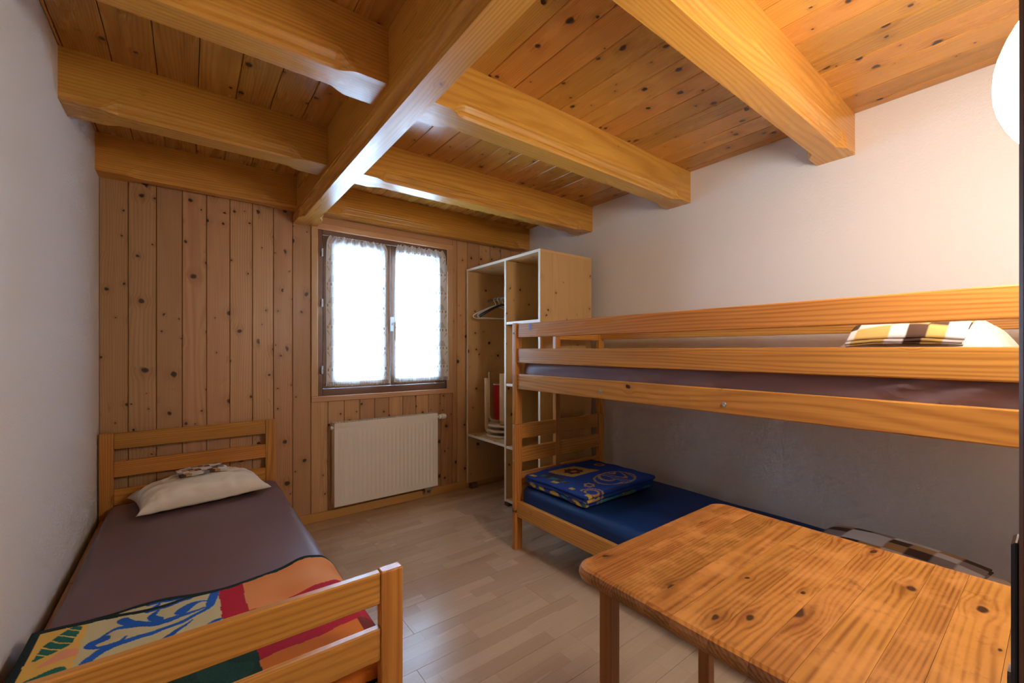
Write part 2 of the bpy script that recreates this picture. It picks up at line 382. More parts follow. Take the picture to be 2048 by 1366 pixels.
# ceiling: boards, cross joists and the long beam
ce = tag(box('ceiling', (XL-0.1, YH, ZC+0.014), (XR+0.1, YB+0.19, ZC+0.15), M['sub'], bev=0), 'knotty orange spruce board ceiling carried by moulded beams', 'ceiling', kind='structure')
x = -0.376-0.136
while x < XR:
    a, b = max(x, XL), min(x+0.136, XR)
    if b-a > 0.005: box('board', (a+0.001, YH, ZC), (b-0.001, YB+0.0, ZC+0.014), M['ceil'], ce, bev=0.0026)
    x += 0.136
MOULD = [(0.0, 0.062), (0.0045, 0.059), (0.0045, 0.048), (0.010, 0.044), (0.020, 0.024), (0.026, 0.020), (0.026, 0.010), (0.030, 0.0)]
def beam(name, axis, s0, s1, a0, a1, zb, mat, parent, stop=0.13, stops=(True, True), label=None, zt=ZC):
    L = s1-s0; c = ((s0+s1)/2, (a0+a1)/2, (zb+zt)/2)
    S = [0.0]; C = [0.0]
    def trans(at, up):
        for k in range(7):
            f = k/6; S.append(at+0.075*f); C.append(0.5-0.5*math.cos(PI*f) if up else 0.5+0.5*math.cos(PI*f))
    if stops[0]: trans(stop, True)
    else: C[0] = 1.0
    if stops[1]: trans(L-stop-0.075, False); S.append(L); C.append(0.0)
    else: S.append(L); C.append(1.0)
    bm = bmesh.new(); rings = []
    for s, cc in zip(S, C):
        cc = max(cc, 0.01); pts = [(a0, zt)]
        pts += [(a0+dy*cc, zb+dz*cc) for dy, dz in MOULD] + [(a1-dy*cc, zb+dz*cc) for dy, dz in MOULD[::-1]] + [(a1, zt)]
        ring = []
        for a, z in pts:
            q = (s+s0-c[0], a-c[1], z-c[2]) if axis == 'X' else (a-c[1], s+s0-c[0], z-c[2])
            ring.append(bm.verts.new(q))
        rings.append(ring)
    n = len(rings[0])
    for A, B in zip(rings, rings[1:]):
        for k in range(n): bm.faces.new((A[k], A[(k+1) % n], B[(k+1) % n], B[k]))
    bm.faces.new(rings[0]); bm.faces.new(rings[-1][::-1])
    o = link(name, fin(bm, name), mat, parent, c if axis == 'X' else (c[1], c[0], c[2]))
    return o
BX0, BX1 = 0.560, 0.707
mb = beam('main_beam', 'Y', YF, YB, BX0, BX1, 2.058, M['beamY'], ce, stop=0.16, stops=(False, True)); mb['label'] = 'long moulded main beam running to the window wall'
for (ya, yb_) in ((-0.235, -0.08), (0.612, 0.767), (1.450, 1.608), (2.275, 2.432), (3.055, YB)):
    beam('joist', 'X', XL, BX0, ya, yb_, 2.138, M['beamX'], ce, stop=0.10)
    beam('joist', 'X', BX1, XR, ya, yb_, 2.138, M['beamX'], ce, stop=0.10)

# ------------------------------------------------------------------ window
wn = tag(empty('window_1', (1.225, YB, 0.84)), 'brown two-sash window with lace curtains in the panelled wall', 'window', kind='structure')
for lo, hi, m in (((0.673, YB-0.016, 0.835), (1.790, YB+0.002, 0.874), 'casingX'), ((0.673, YB-0.016, 2.048), (1.790, YB+0.002, 2.092), 'casingX'),
                  ((0.673, YB-0.015, 0.874), (0.716, YB+0.002, 2.048), 'casingZ'), ((1.734, YB-0.015, 0.874), (1.790, YB+0.002, 2.048), 'casingZ')):
    box('casing', lo, hi, M[m], wn, bev=0.003)
boxes('frame', [((WX0, YB-0.004, WZ0), (0.748, YB+0.12, WZ1)), ((1.712, YB-0.004, WZ0), (WX1, YB+0.12, WZ1)),
                ((0.748, YB-0.004, WZ0), (1.712, YB+0.12, 0.925)), ((0.748, YB-0.004, 2.012), (1.712, YB+0.12, WZ1))], M['winX'], wn, bev=0.002, origin=(1.225, YB, 1.46))
gt = NT('window_glass')
tr = gt.n('ShaderNodeBsdfTransparent'); gl = gt.n('ShaderNodeBsdfGlossy'); gl.inputs['Roughness'].default_value = 0.02
fr = gt.n('ShaderNodeFresnel'); mx = gt.n('ShaderNodeMixShader'); gt.set(mx.inputs[0], fr.outputs[0]); gt.t.links.new(tr.outputs[0], mx.inputs[1]); gt.t.links.new(gl.outputs[0], mx.inputs[2]); gt.t.links.new(mx.outputs[0], gt.out.inputs[0])
M['glass'] = gt.m
for sx0, sx1, px0, px1, hx, hz in ((0.749, 1.240, 0.830, 1.162, 0.740, (1.885, 1.53, 1.06)), (1.244, 1.711, 1.285, 1.625, 1.722, (1.885, 1.06))):
    z0, z1, pz0, pz1 = 0.927, 2.010, 0.985, 1.945
    ya, yb_ = YB-0.002, YB+0.05
    s = boxes('sash', [((sx0, ya, z0), (px0, yb_, z1)), ((px1, ya, z0), (sx1, yb_, z1)), ((px0, ya, z0), (px1, yb_, pz0)), ((px0, ya, pz1), (px1, yb_, z1))], M['winX'], wn, bev=0.003, origin=((sx0+sx1)/2, YB, 1.46))
    box('pane', (px0-0.005, YB+0.014, pz0-0.005), (px1+0.005, YB+0.020, pz1+0.005), M['glass'], s, bev=0)
    for z in hz: lathe('hinge', [(0.005, -0.028), (0.007, -0.026), (0.007, -0.002), (0.0055, 0.0), (0.007, 0.002), (0.007, 0.026), (0.004, 0.03)], 'Z', (hx, YB-0.020, z), M['chrome'], s, 10)
hd = lathe('handle', [(0.014, 0.0), (0.014, 0.008), (0.009, 0.012), (0.009, 0.045)], 'Y', (1.252, YB-0.060, 1.40), M['white'], wn, 14)
box('lever', (1.243, YB-0.066, 1.275), (1.261, YB-0.052, 1.412), M['white'], hd, bev=0.004, seg=2)
box('rosette', (1.236, YB-0.020, 1.345), (1.268, YB-0.013, 1.455), M['white'], hd, bev=0.003, seg=2)

# lace curtains
lt = NT('white_lace')
at = lt.n('ShaderNodeAttribute'); at.attribute_name = 'pattern'
df = lt.n('ShaderNodeBsdfDiffuse'); df.inputs[0].default_value = (0.88, 0.90, 0.93, 1); tl = lt.n('ShaderNodeBsdfTranslucent'); tl.inputs[0].default_value = (0.84, 0.86, 0.90, 1)
m1 = lt.n('ShaderNodeMixShader'); m1.inputs[0].default_value = 0.30; lt.t.links.new(df.outputs[0], m1.inputs[1]); lt.t.links.new(tl.outputs[0], m1.inputs[2])
t2 = lt.n('ShaderNodeBsdfTransparent'); m2 = lt.n('ShaderNodeMixShader'); lt.set(m2.inputs[0], at.outputs['Fac']); lt.t.links.new(t2.outputs[0], m2.inputs[1]); lt.t.links.new(m1.outputs[0], m2.inputs[2]); lt.t.links.new(m2.outputs[0], lt.out.inputs[0])
M['lace'] = lt.m
def lace(X, Z):
    """cover of the thread at X across, Z up (metres)"""
    per = 0.151; zz = (Z % per)/per; xx = (X % 0.085)/0.085-0.5
    d = 0.88+0.06*math.sin(X*900)*math.sin(Z*900)
    if zz > 0.80:                                    # row of little slots between two bars
        q = (X % 0.0283)/0.0283-0.5
        d = 0.25 if (abs(q) < 0.17 and 0.83 < zz < 0.96) else 0.95
    elif zz > 0.76: d = 0.95
    else:
        heart = abs(xx) < 0.34*math.sin(min(1, zz/0.62)*PI*0.62+0.1)
        chev = abs(abs(xx)*1.2-(0.72-zz)) < 0.05 and zz > 0.52
        if chev: d = 0.50
        elif heart: d = 0.93
        elif zz < 0.30: d = 0.45 if (X % 0.009) < 0.0045 else 0.85
    return d
def curtain(x0t, x1t, x0b, x1b, zt, zb, seed, label):
    W_, H_ = x1b-x0b, zt-zb
    def f(u, v):
        z = zb+H_*v
        e = max(0, (v-0.93)/0.07)
        xa = x0b+(x0t-x0b)*v+0.022*e**3+0.006*math.sin(v*5+seed); xb = x1b+(x1t-x1b)*v-0.026*e**3-0.012*math.sin(v*PI)*(1 if seed < 2 else -0.2)
        g = 0.3+0.7*v
        yy = YB-0.042-0.010*math.sin(u*PI*15+seed*2+1.5*nz(u*3, v*1.5, seed))*g*(0.5+0.7*v**3)-0.008*nz(u*6, v*2, seed+5)
        if e > 0: z += 0.006*math.sin(u*PI*26+seed)*e
        if v < 0.02: z += 0.006*nz(u*25, seed)
        return (xa+(xb-xa)*u, yy, z)
    def c(u, v):
        Z = H_*v; X = W_*u+seed*0.03
        if v > 0.955: d = 0.85 if int(u*46) % 2 else 0.70
        elif Z < 0.030: d = 0.85 if (X % 0.011) < 0.006 else 0.12
        else: d = lace(X, Z+0.02)
        if u < 0.02 or u > 0.98: d = 0.93
        return (d, d, d)
    o = link('curtain', grid_mesh('curtain', 170, 380, f, c), M['lace'])
    return tag(o, label, 'curtain', 'lace curtains on the window')
curtain(0.767, 1.206, 0.757, 1.226, 2.000, 0.945, 1, 'white lace curtain on the left window sash nearer the single bed')
curtain(1.262, 1.698, 1.255, 1.733, 2.018, 0.950, 3, 'white lace curtain on the right window sash nearer the wardrobe')

# ------------------------------------------------------------------ radiator
ra = tag(empty('radiator', (1.2, 3.12, 0.105)), 'cream ribbed panel radiator under the window', 'radiator')
RX0, RX1, RY, RZ0, RZ1 = 0.802, 1.598, 3.078, 0.105, 0.689
NR = 24
def radf(u, v):
    x = RX0+(RX1-RX0)*u; z = RZ0+(RZ1-RZ0)*v
    e = 0.0
    if 0.03 < u < 0.97 and 0.07 < v < 0.90:
        q = ((u-0.03)/0.94*NR) % 1.0
        k = min(1, (v-0.07)/0.03, (0.90-v)/0.03)
        e = -0.0024*max(0, math.sin(q*PI*2)*0.7+0.45)*k
    if 0.925 < v < 0.95: e = 0.002
    return (x-1.2, RY+e-3.12, z-0.397)
link('front_panel', grid_mesh('front_panel', NR*12, 60, radf), M['rad'], ra, (1.2, 3.12, 0.397))
boxes('back_panel', [((RX0+0.002, RY+0.004, RZ0+0.002), (RX1-0.002, RY+0.010, RZ1-0.006)), ((RX0+0.01, 3.135, RZ0), (RX1-0.01, 3.145, RZ1))], M['rad'], ra, bev=0.001, origin=(1.2, 3.12, 0.397))
for xa in (RX0, RX1-0.004): box('side_cover', (xa, RY+0.0005, RZ0+0.01), (xa+0.004, 3.150, RZ1), M['rad'], ra, bev=0.001)
boxes('top_grille', [((RX0, RY+0.0005, RZ1-0.004), (RX1, RY+0.010, RZ1)), ((RX0, 3.138, RZ1-0.004), (RX1, 3.150, RZ1))] +
      [((RX0+0.02*i, RY+0.008, RZ1-0.004), (RX0+0.02*i+0.009, 3.140, RZ1-0.001)) for i in range(40)], M['rad'], ra, origin=(1.2, 3.12, RZ1))
lathe('bleed_valve', [(0.012, 0), (0.012, 0.010), (0.008, 0.012), (0.008, 0.02)], 'X', (RX0-0.018, 3.105, 0.655), M['white'], ra, 12)
tv = lathe('thermostat', [(0.011, 0), (0.011, 0.018), (0.019, 0.020), (0.019, 0.040), (0.016, 0.043), (0.0215, 0.047), (0.0215, 0.072), (0.018, 0.084), (0.010, 0.087)], 'X', (RX1, 3.105, 0.655), M['white'], ra, 20)
vb = boxes('valve_block', [((1.50, 3.095, 0.075), (1.565, 3.125, 0.100))], M['chrome'], ra, bev=0.004, origin=(1.53, 3.11, 0.088))
for x in (1.512, 1.552): tube('pipe', [(x, 3.11, 0.104), (x, 3.11, 0.06), (x, 3.12, 0.045), (x, 3.160, 0.040)], 0.0075, M['chrome'], vb)
for x in (0.95, 1.45): box('bracket', (x, 3.145, 0.2), (x+0.03, YB-0.001, 0.6), M['rad'], ra, bev=0.001)

# ------------------------------------------------------------------ pillows and folded cloths
def pillow_h(u, v, pw=0.55):
    a = max(0, 1-abs(u)**2.6); b = max(0, 1-abs(v)**2.6); return (a*b)**pw
def make_pillow(name, c, size, h, rot, mat, label, seed, group='cream pillows', pw=0.55):
    n = 44; L, Wd = size; vs = []; bm = bmesh.new()
    def P(u, v, s):
        k = 1-0.10*(1-abs(v)**3)*abs(u)**4; k2 = 1-0.12*(1-abs(u)**3)*abs(v)**4
        x = u*L/2*k; y = v*Wd/2*k2
        t = pillow_h(u, v, pw)
        wr_ = 0.009*nz(u*3.5+seed, v*4, s)+0.010*math.sin(15*v+7*u+seed)*abs(u)**3*(1-abs(v))+0.008*math.sin(19*u+4*nz(u*3, seed)+seed)*abs(v)**2.5+0.006*nz(u*9, v*9+seed)
        z = (h*t*(0.80 if s > 0 else 0.20)*s) + wr_*min(1, t*3)*(1 if s > 0 else 0.2)
        return Vector((x, y, z+h*0.20))
    top = [[bm.verts.new(P(-1+2*i/n, -1+2*j/n, 1)) for i in range(n+1)] for j in range(n+1)]
    bot = [[top[j][i] if i in (0, n) or j in (0, n) else bm.verts.new(P(-1+2*i/n, -1+2*j/n, -1)) for i in range(n+1)] for j in range(n+1)]
    for j in range(n):
        for i in range(n):
            bm.faces.new((top[j][i], top[j][i+1], top[j+1][i+1], top[j+1][i])); bm.faces.new((bot[j][i], bot[j+1][i], bot[j+1][i+1], bot[j][i+1]))
    o = link(name, fin(bm, name, True), mat, None, c); o.rotation_euler = (0, 0, rot)
    tag(o, label, 'pillow', group); return o
def checker(x, y, s, cols):
    i, j = int(math.floor(x/s)), int(math.floor(y/s)); k = (i*2+j*3+(i*j) % 2) % len(cols); return cols[k]
BROWN, WHITE, TAN, GREY = (0.10, 0.055, 0.038), (0.78, 0.75, 0.74), (0.55, 0.33, 0.14), (0.36, 0.30, 0.29)
def draped(name, pc, psize, ph, prot, u0, u1, v0, v1, layers, cols, cell, label, group, thick=0.007, pw=0.55):
    """a folded cloth lying over the crown of a pillow"""
    L, Wd = psize; root = empty(name, pc); root.rotation_euler = (0, 0, prot)
    for k in range(layers):
        sh = 0.012*math.sin(k*2.3)
        def f(a, b, k=k):
            u = u0+(u1-u0)*a+sh; v = v0+(v1-v0)*b+sh*0.5
            z = ph*pillow_h(u, v, pw)*0.80+ph*0.20+0.009+thick*1.08*k+0.003*nz(a*5, b*4, k)
            return (u*L/2, v*Wd/2, z)
        o = link('fold', grid_mesh('fold', 60, 44, f, lambda a, b, k=k: checker(a*(u1-u0)*L/2+0.003*k, b*(v1-v0)*Wd/2+0.01*k, cell, cols)), M['pattern'])
        o.parent = root; o.location = (0, 0, 0)
        md = o.modifiers.new('thickness', 'SOLIDIFY'); md.thickness = thick*0.8; md.offset = 1
    return tag(root, label, 'cloth', group)

# ------------------------------------------------------------------ single bed
sb = tag(empty('single_bed', (0.034, 2.09, 0)), 'orange pine single bed with slatted ends along the left wall', 'bed')
SX0, SX1, SYF, SYH = -0.380, 0.448, 1.057, 3.135
for (y0, y1, zt, sl) in ((SYH-0.033, SYH, 0.753, ((0.664, 0.750), (0.512, 0.598), (0.360, 0.446))), (SYF, SYF+0.033, 0.632, ((0.549, 0.634-0.004), (0.404, 0.488), (0.255, 0.340)))):
    for x0 in (SX0, SX1-0.058): box('post', (x0, y0, 0), (x0+0.058, y1, zt), M['bedZ'], sb, bev=0.004, seg=2)
    for z0, z1 in sl: box('slat', (SX0+0.057, y0+0.006, z0), (SX1-0.057, y1-0.005, z1), M['bedX'], sb, bev=0.003)
for x0 in (SX0+0.006, SX1-0.030): box('side_rail', (x0, SYF+0.033, 0.195), (x0+0.024, SYH-0.033, 0.295), M['bedY'], sb, bev=0.003)
for i in range(12):
    y0 = SYF+0.10+i*0.163; box('base_slat', (SX0+0.03, y0, 0.205), (SX1-0.03, y0+0.07, 0.221), M['newX'], sb, bev=0.002)
lathe('bolt', [(0.009, 0), (0.009, 0.004), (0.004, 0.006)], 'X', (SX1, SYF+0.016, 0.25), M['chrome'], sb, 12)
def mdisp(seed, a=0.006):
    return lambda p, n: a*nz(p.x*3.2, p.y*2.1+seed, p.z*9)+0.0035*nz(p.x*9+seed, p.y*5, p.z*30)*(1.6-abs(n.z))
mt = rbox('mattress', (SX0+0.040, SYF+0.055, 0.222), (SX1+0.002, SYH-0.040, 0.372), 0.042, 0.03, M['sheet'], None, mdisp(3))
tag(mt, 'mattress in a purple-brown fitted sheet on the single bed', 'mattress')
make_pillow('pillow', (0.058, 2.925, 0.378), (0.60, 0.38), 0.138, 0.18, M['cream'], 'cream pillow at the headboard of the single bed', 2)
draped('folded_pillowcase', (0.058, 2.925, 0.378), (0.60, 0.38), 0.138, 0.18, -0.36, 0.36, -0.30, 0.40, 3, [BROWN, WHITE, TAN, GREY, WHITE], 0.026,
       'folded brown checked pillowcase on the single bed pillow', 'checked bed linen on the pillows')

# patterned fleece blanket over the foot of the single bed
DG, YEL, GRN, PNK, BEI, BLU, RED, ORG, PCH = (0.003, 0.020, 0.026), (0.84, 0.52, 0.11), (0.010, 0.16, 0.13), (0.85, 0.36, 0.20), (0.64, 0.58, 0.32), (0.008, 0.12, 0.55), (0.50, 0.007, 0.030), (0.74, 0.20, 0.020), (0.84, 0.40, 0.17)
def segd(px, py, pts):
    best = 9
    for (ax, ay, ra_), (bx, by, rb) in zip(pts, pts[1:]):
        dx, dy = bx-ax, by-ay; t = max(0, min(1, ((px-ax)*dx+(py-ay)*dy)/(dx*dx+dy*dy+1e-9)))
        best = min(best, math.hypot(px-ax-dx*t, py-ay-dy*t)-(ra_+(rb-ra_)*t))
    return best
SW = [[(-0.228, 1.44, 0.010), (-0.212, 1.53, 0.012), (-0.165, 1.585, 0.012), (-0.08, 1.605, 0.009), (-0.01, 1.612, 0.008), (0.045, 1.645, 0.009), (0.060, 1.70, 0.014), (0.068, 1.745, 0.011)],
      [(-0.19, 1.635, 0.016), (-0.215, 1.615, 0.012), (-0.195, 1.590, 0.006), (-0.155, 1.600, 0.006), (-0.140, 1.622, 0.004)],
      [(-0.20, 1.640, 0.004), (-0.17, 1.675, 0.006), (-0.12, 1.672, 0.012), (-0.07, 1.650, 0.014), (0.0, 1.645, 0.007), (0.035, 1.655, 0.004)],
      [(-0.155, 1.715, 0.016), (-0.135, 1.690, 0.015), (-0.10, 1.665, 0.014)], [(-0.075, 1.728, 0.004), (-0.088, 1.70, 0.012), (-0.070, 1.668, 0.010)],
      [(-0.015, 1.672, 0.020), (0.0, 1.690, 0.016), (0.030, 1.700, 0.005), (0.047, 1.690, 0.003)],
      [(-0.105, 1.45, 0.014), (-0.075, 1.515, 0.017), (-0.035, 1.565, 0.009), (0.01, 1.600, 0.003)], [(0.0, 1.47, 0.004), (0.03, 1.520, 0.014), (0.060, 1.548, 0.012), (0.078, 1.556, 0.004)],
      [(0.085, 1.44, 0.012), (0.115, 1.495, 0.016), (0.15, 1.520, 0.006)], 
      [(-0.10, 1.740, 0.008), (0.0, 1.744, 0.010)]]
def spline(pts):
    out = []
    for i in range(len(pts)-1):
        p0, p1, p2, p3 = pts[max(0, i-1)], pts[i], pts[i+1], pts[min(len(pts)-1, i+2)]
        for k in range(5):
            t = k/5; out.append(tuple(0.5*((2*b)+(c-a)*t+(2*a-5*b+4*c-d)*t*t+(3*b-a-3*c+d)*t**3) for a, b, c, d in zip(p0, p1, p2, p3)))
    return out+[pts[-1]]
SW = [spline(q) for q in SW]
BB = [(min(p[0] for p in q)-0.03, max(p[0] for p in q)+0.03, min(p[1] for p in q)-0.03, max(p[1] for p in q)+0.03) for q in SW]
def fleece(x, y):
    x += 0.004*nz(x*30, y*30); y += 0.004*nz(x*30+9, y*30)
    if y > 1.742 or x < -0.332: return DG
    if y < 1.375:                                  # last stripe before the footboard
        if x < 0.145: return (0.004, 0.040, 0.026) if nz(x*9, y*9) < 0.2 else (0.008, 0.060, 0.040)
        return RED if y > 1.285 else ((0.20, 0.02, 0.01) if x > 0.40 else ORG)
    if x < -0.235:
        if segd(x, y, [(-0.318, 1.60, 0.004), (-0.285, 1.66, 0.030), (-0.262, 1.725, 0.016)]) < 0 and abs(((x*0.8+y)*1.0 % 0.034)-0.017) > 0.003: return GRN
        if segd(x, y, [(-0.305, 1.50, 0.020), (-0.262, 1.525, 0.016)]) < 0 or segd(x, y, [(-0.31, 1.43, 0.022), (-0.26, 1.45, 0.02)]) < 0: return GRN
        if segd(x, y, [(-0.30, 1.565, 0.006), (-0.258, 1.60, 0.026)]) < 0: return PNK
        return YEL
    for s, b in zip(SW, BB):
        if x < 0.16 and b[0] < x < b[1] and b[2] < y < b[3] and segd(x, y, s) < 0: return BLU
    if x < 0.078: return BEI
    if y > 1.535 and x < 0.146: return RED
    if x > 0.146 and 1.495 < y < 1.545: return RED
    if x <= 0.146: return BEI
    k = 0.5+0.5*nz(x*9, y*7); return tuple(a+(b-a)*k for a, b in zip(ORG, PCH))
bk = tag(empty('fleece_blanket', (0.04, 1.42, 0.37)), 'folded fleece blanket with blue swirls, red and orange over the single bed foot', 'blanket')
def blanket_sheet(x0, x1, ytop, lift, seed, hang):
    Lt = (ytop-1.125)+0.05+hang
    def f(u, v):
        x = x0+(x1-x0)*u; s = Lt*v; yt = ytop+0.020*math.sin(u*5+seed)+0.012*nz(u*7, seed)
        yb_ = yt-s; z = 0.378+lift+0.010*nz(x*5+seed, s*5)+0.020*math.exp(-((u-0.86)**2)/0.006)*math.exp(-s/0.25)
        if u > 0.93: z -= ((u-0.93)/0.07)**2*0.045
        if yb_ < 1.125:
            d = 1.125-yb_; R = 0.045
            if d < R*PI/2: a = d/R; yb_ = 1.125-R*math.sin(a)*0.55; z -= R*(1-math.cos(a))
            else: yb_ = 1.125-R*0.55; z -= R+(d-R*PI/2)
        return (x-0.04, yb_-1.42, z-0.37)
    def c(u, v):
        x = x0+(x1-x0)*u; s = Lt*v; yb_ = 1.76-s
        return fleece(x, yb_) if (u > 0.006 and u < 0.994) else DG
    o = link('fold', grid_mesh('fold', 300, 300, f, c), M['fleece'], bk, (0.04, 1.42, 0.37))
    md = o.modifiers.new('thickness', 'SOLIDIFY'); md.thickness = 0.012; md.offset = 1
blanket_sheet(-0.345, 0.452, 1.785, 0.002, 1.0, 0.05)
blanket_sheet(-0.352, 0.455, 1.752, 0.018, 2.1, 0.08)

# ------------------------------------------------------------------ bunk bed
bd = tag(empty('bunk_bed', (1.95, 0.98, 0)), 'orange pine bunk bed with guard rails along the right wall', 'bed')
UX0, UX1, UYN, UYF = 1.552, 2.356, -0.075, 2.028
for y0 in (UYN, UYF-0.030):
    for x0 in (UX0, UX1-0.054):
        box('post', (x0, y0, 0), (x0+0.054, y0+0.030, 0.750), M['bedZ'], bd, bev=0.003, seg=2)
        box('post', (x0, y0, 0.752), (x0+0.054, y0+0.030, 1.362), M['bedZ'], bd, bev=0.003, seg=2)
    for z0, z1 in ((0.661, 0.750), (0.517, 0.606), (0.372, 0.456)): box('end_slat', (UX0+0.053, y0+0.005, z0), (UX1-0.053, y0+0.026, z1), M['bedX'], bd, bev=0.003)
    box('end_slat', (UX0+0.053, y0+0.005, 0.968), (UX1-0.053, y0+0.026, 1.057), M['bedX'], bd, bev=0.003)
box('post', (1.885, UYF-0.030, 0), (1.925, UYF, 1.362), M['bedZ'], bd, bev=0.003, seg=2)
box('end_slat', (1.925, UYF-0.026, 1.268), (UX1-0.053, UYF-0.004, 1.352), M['bedX'], bd, bev=0.003)
for z0, z1 in ((1.122, 1.208), (1.274, 1.356)): box('end_slat', (UX0+0.053, UYN+0.005, z0), (UX1-0.053, UYN+0.026, z1), M['bedX'], bd, bev=0.003)
for x0 in (UX0+0.011, UX1-0.035):
    for z0, z1 in ((1.274, 1.357), (1.122, 1.208), (0.966, 1.057), (0.200, 0.296)):
        r_ = box('rail', (x0, UYN+0.029, z0), (x0+0.024, UYF-0.029, z1), M['bedY'], bd, bev=0.004, seg=2)
        if x0 < 1.7 and 0.9 < z0 < 1.0:
            for yy in (1.35, 0.76): lathe('bolt', [(0.0075, -0.004), (0.0075, -0.001), (0.009, 0)], 'X', (x0, yy, 1.0), M['chrome'], r_, 12)
        if x0 < 1.7 and z0 > 1.25:
            box('blue_sticker', (x0-0.0006, 1.862, 1.318), (x0+0.001, 1.880, 1.3535), M['stick'], r_, bev=0)['label'] = 'worn blue sticker'
for z in (0.209, 0.975):
    for i in range(13):
        y0 = UYN+0.06+i*0.155; box('base_slat', (UX0+0.034, y0, z), (UX1-0.034, y0+0.07, z+0.016), M['newX'], bd, bev=0.002)
for z in (1.30, 0.735, 0.665, 0.535): lathe('bolt', [(0.006, -0.002), (0.006, 0)], 'X', (UX0, UYF-0.015, z), M['black'] if z > 1 else M['chrome'], bd, 10)
def updisp(p, n):
    d = mdisp(11, 0.008)(p, n)
    if n.x < -0.4:
        for yy, zz, s, L in ((1.18, 1.055, 0.010, 0.18), (0.86, 1.06, 0.012, 0.16), (0.20, 1.075, 0.013, 0.12), (0.27, 1.10, 0.011, 0.14), (0.22, 1.045, 0.010, 0.10)):
            a = (p.y-yy)/L; d += 0.016*math.exp(-a*a)*math.exp(-((p.z-zz+0.05*a)/s)**2)
    return d
um = rbox('mattress', (UX0+0.040, UYN+0.036, 0.992), (UX1-0.040, UYF-0.042, 1.140), 0.040, 0.022, M['sheet'], None, updisp)
tag(um, 'mattress in a brown fitted sheet on the upper bunk', 'mattress')
lm = rbox('mattress', (UX0+0.037, UYN+0.036, 0.226), (UX1-0.010, UYF-0.036, 0.382), 0.045, 0.025, M['bluesheet'], None, mdisp(21, 0.009))
tag(lm, 'mattress in a navy blue fitted sheet on the lower bunk', 'mattress')
make_pillow('pillow', (1.955, 0.275, 1.146), (0.42, 0.58), 0.178, 1.50, M['cream'], 'plump cream pillow on the upper bunk by the right edge', 7, pw=0.95)
draped('folded_pillowcase', (1.955, 0.275, 1.146), (0.42, 0.58), 0.178, 1.50, -0.60, 0.66, -0.15, 0.93, 3, [BROWN, WHITE, (0.62, 0.42, 0.14), WHITE, (0.62, 0.42, 0.14)], 0.042,
       'folded brown and yellow checked pillowcase on the upper bunk pillow', 'checked bed linen on the pillows', pw=0.95)
make_pillow('pillow', (1.98, 0.36, 0.388), (0.60, 0.40), 0.10, 1.50, M['cream'], 'cream pillow on the lower bunk behind the table', 5)
draped('folded_pillowcase', (1.98, 0.36, 0.388), (0.60, 0.40), 0.10, 1.50, -0.70, 0.70, -0.62, 0.75, 2, [BROWN, WHITE, TAN, GREY, WHITE], 0.060,
       'brown and white checked pillowcase on the lower bunk pillow behind the table', 'checked bed linen on the pillows')

# folded blue blanket on the lower bunk
NB, NY, NBR, NG, NO = (0.006, 0.040, 0.235), (0.52, 0.34, 0.04), (0.07, 0.018, 0.012), (0.02, 0.17, 0.15), (0.40, 0.20, 0.06)
def bluepat(p):
    a = p.y; b = p.x; z = p.z
    if z < 0.425 and (b < 1.605 or a < 1.475):
        k = nz(a*22, z*40); return NY if k > 0.18 else (NG if k < -0.28 else (NBR if -0.05 < k < 0.02 else NB))
    # big round emblem
    ex, ey = (b-1.945), (a-1.570); r = math.hypot(ex*0.85, ey*1.25)
    if 0.112 < r < 0.124: return NO
    if r <= 0.112:
        w = math.sin(70*(ey*1.1)+9*math.sin(ex*26)+1.0); q = math.sin(math.atan2(ey, ex)*3+r*75)
        return NO if (w > 0.62 and ex > -0.03) or (q > 0.72 and ex <= -0.03) else NB
    # ochre square with a brown flower ring
    sx, sy = b-1.86, a-1.815
    if abs(sx+sy*0.25) < 0.115 and abs(sy) < 0.085:
        r2 = math.hypot(sx, sy*1.2)*(1+0.10*math.sin(8*math.atan2(sy, sx))); return NBR if 0.022 < r2 < 0.062 else (NO if r2 < 0.022 else (0.46, 0.27, 0.05))
    if abs(b-1.655) < 0.018 and 1.66 < a < 1.88: return NG if nz(a*20, 4) > -0.1 else NBR
    if abs(b-1.700) < 0.012 and 1.74 < a < 1.86: return NBR
    r3 = math.hypot(b-1.735, a-1.575); r3 *= 1+0.15*math.sin(6*math.atan2(b-1.735, a-1.575))
    if 0.016 < r3 < 0.030: return NO
    r4 = math.hypot(b-1.66, a-1.49)
    if (0.030 < r4 < 0.040 or 0.052 < r4 < 0.062) and b > 1.63: return NO
    r5 = math.hypot(b-2.10, a-1.82)
    if 0.02 < r5 < 0.035: return NO
    if 1.60 < b < 1.625 and nz(a*16, 8) > 0.1: return NY
    return NB
fb = tag(empty('fleece_blanket', (1.87, 1.70, 0.382)), 'folded blue fleece blanket with gold emblem on the lower bunk', 'blanket')
for k, (x0, x1, y0, y1) in enumerate(((1.598, 2.150, 1.475, 1.945), (1.594, 2.165, 1.462, 1.950), (1.588, 2.175, 1.455, 1.955))):
    z0 = 0.392+0.0235*k
    rbox('fold', (x0, y0, z0), (x1, y1, z0+0.0245), 0.0118, 0.006 if k == 2 else 0.010, M['fleece'], fb,
         lambda p, n, k=k: (0.010*nz(p.x*4.0, p.y*4+3) if n.z > 0 else 0.006*nz(p.x*4.0, p.y*4+3)*(-1 if n.z < 0 else 1)) + 0.004*nz(p.x*14, p.y*14, k), bluepat)

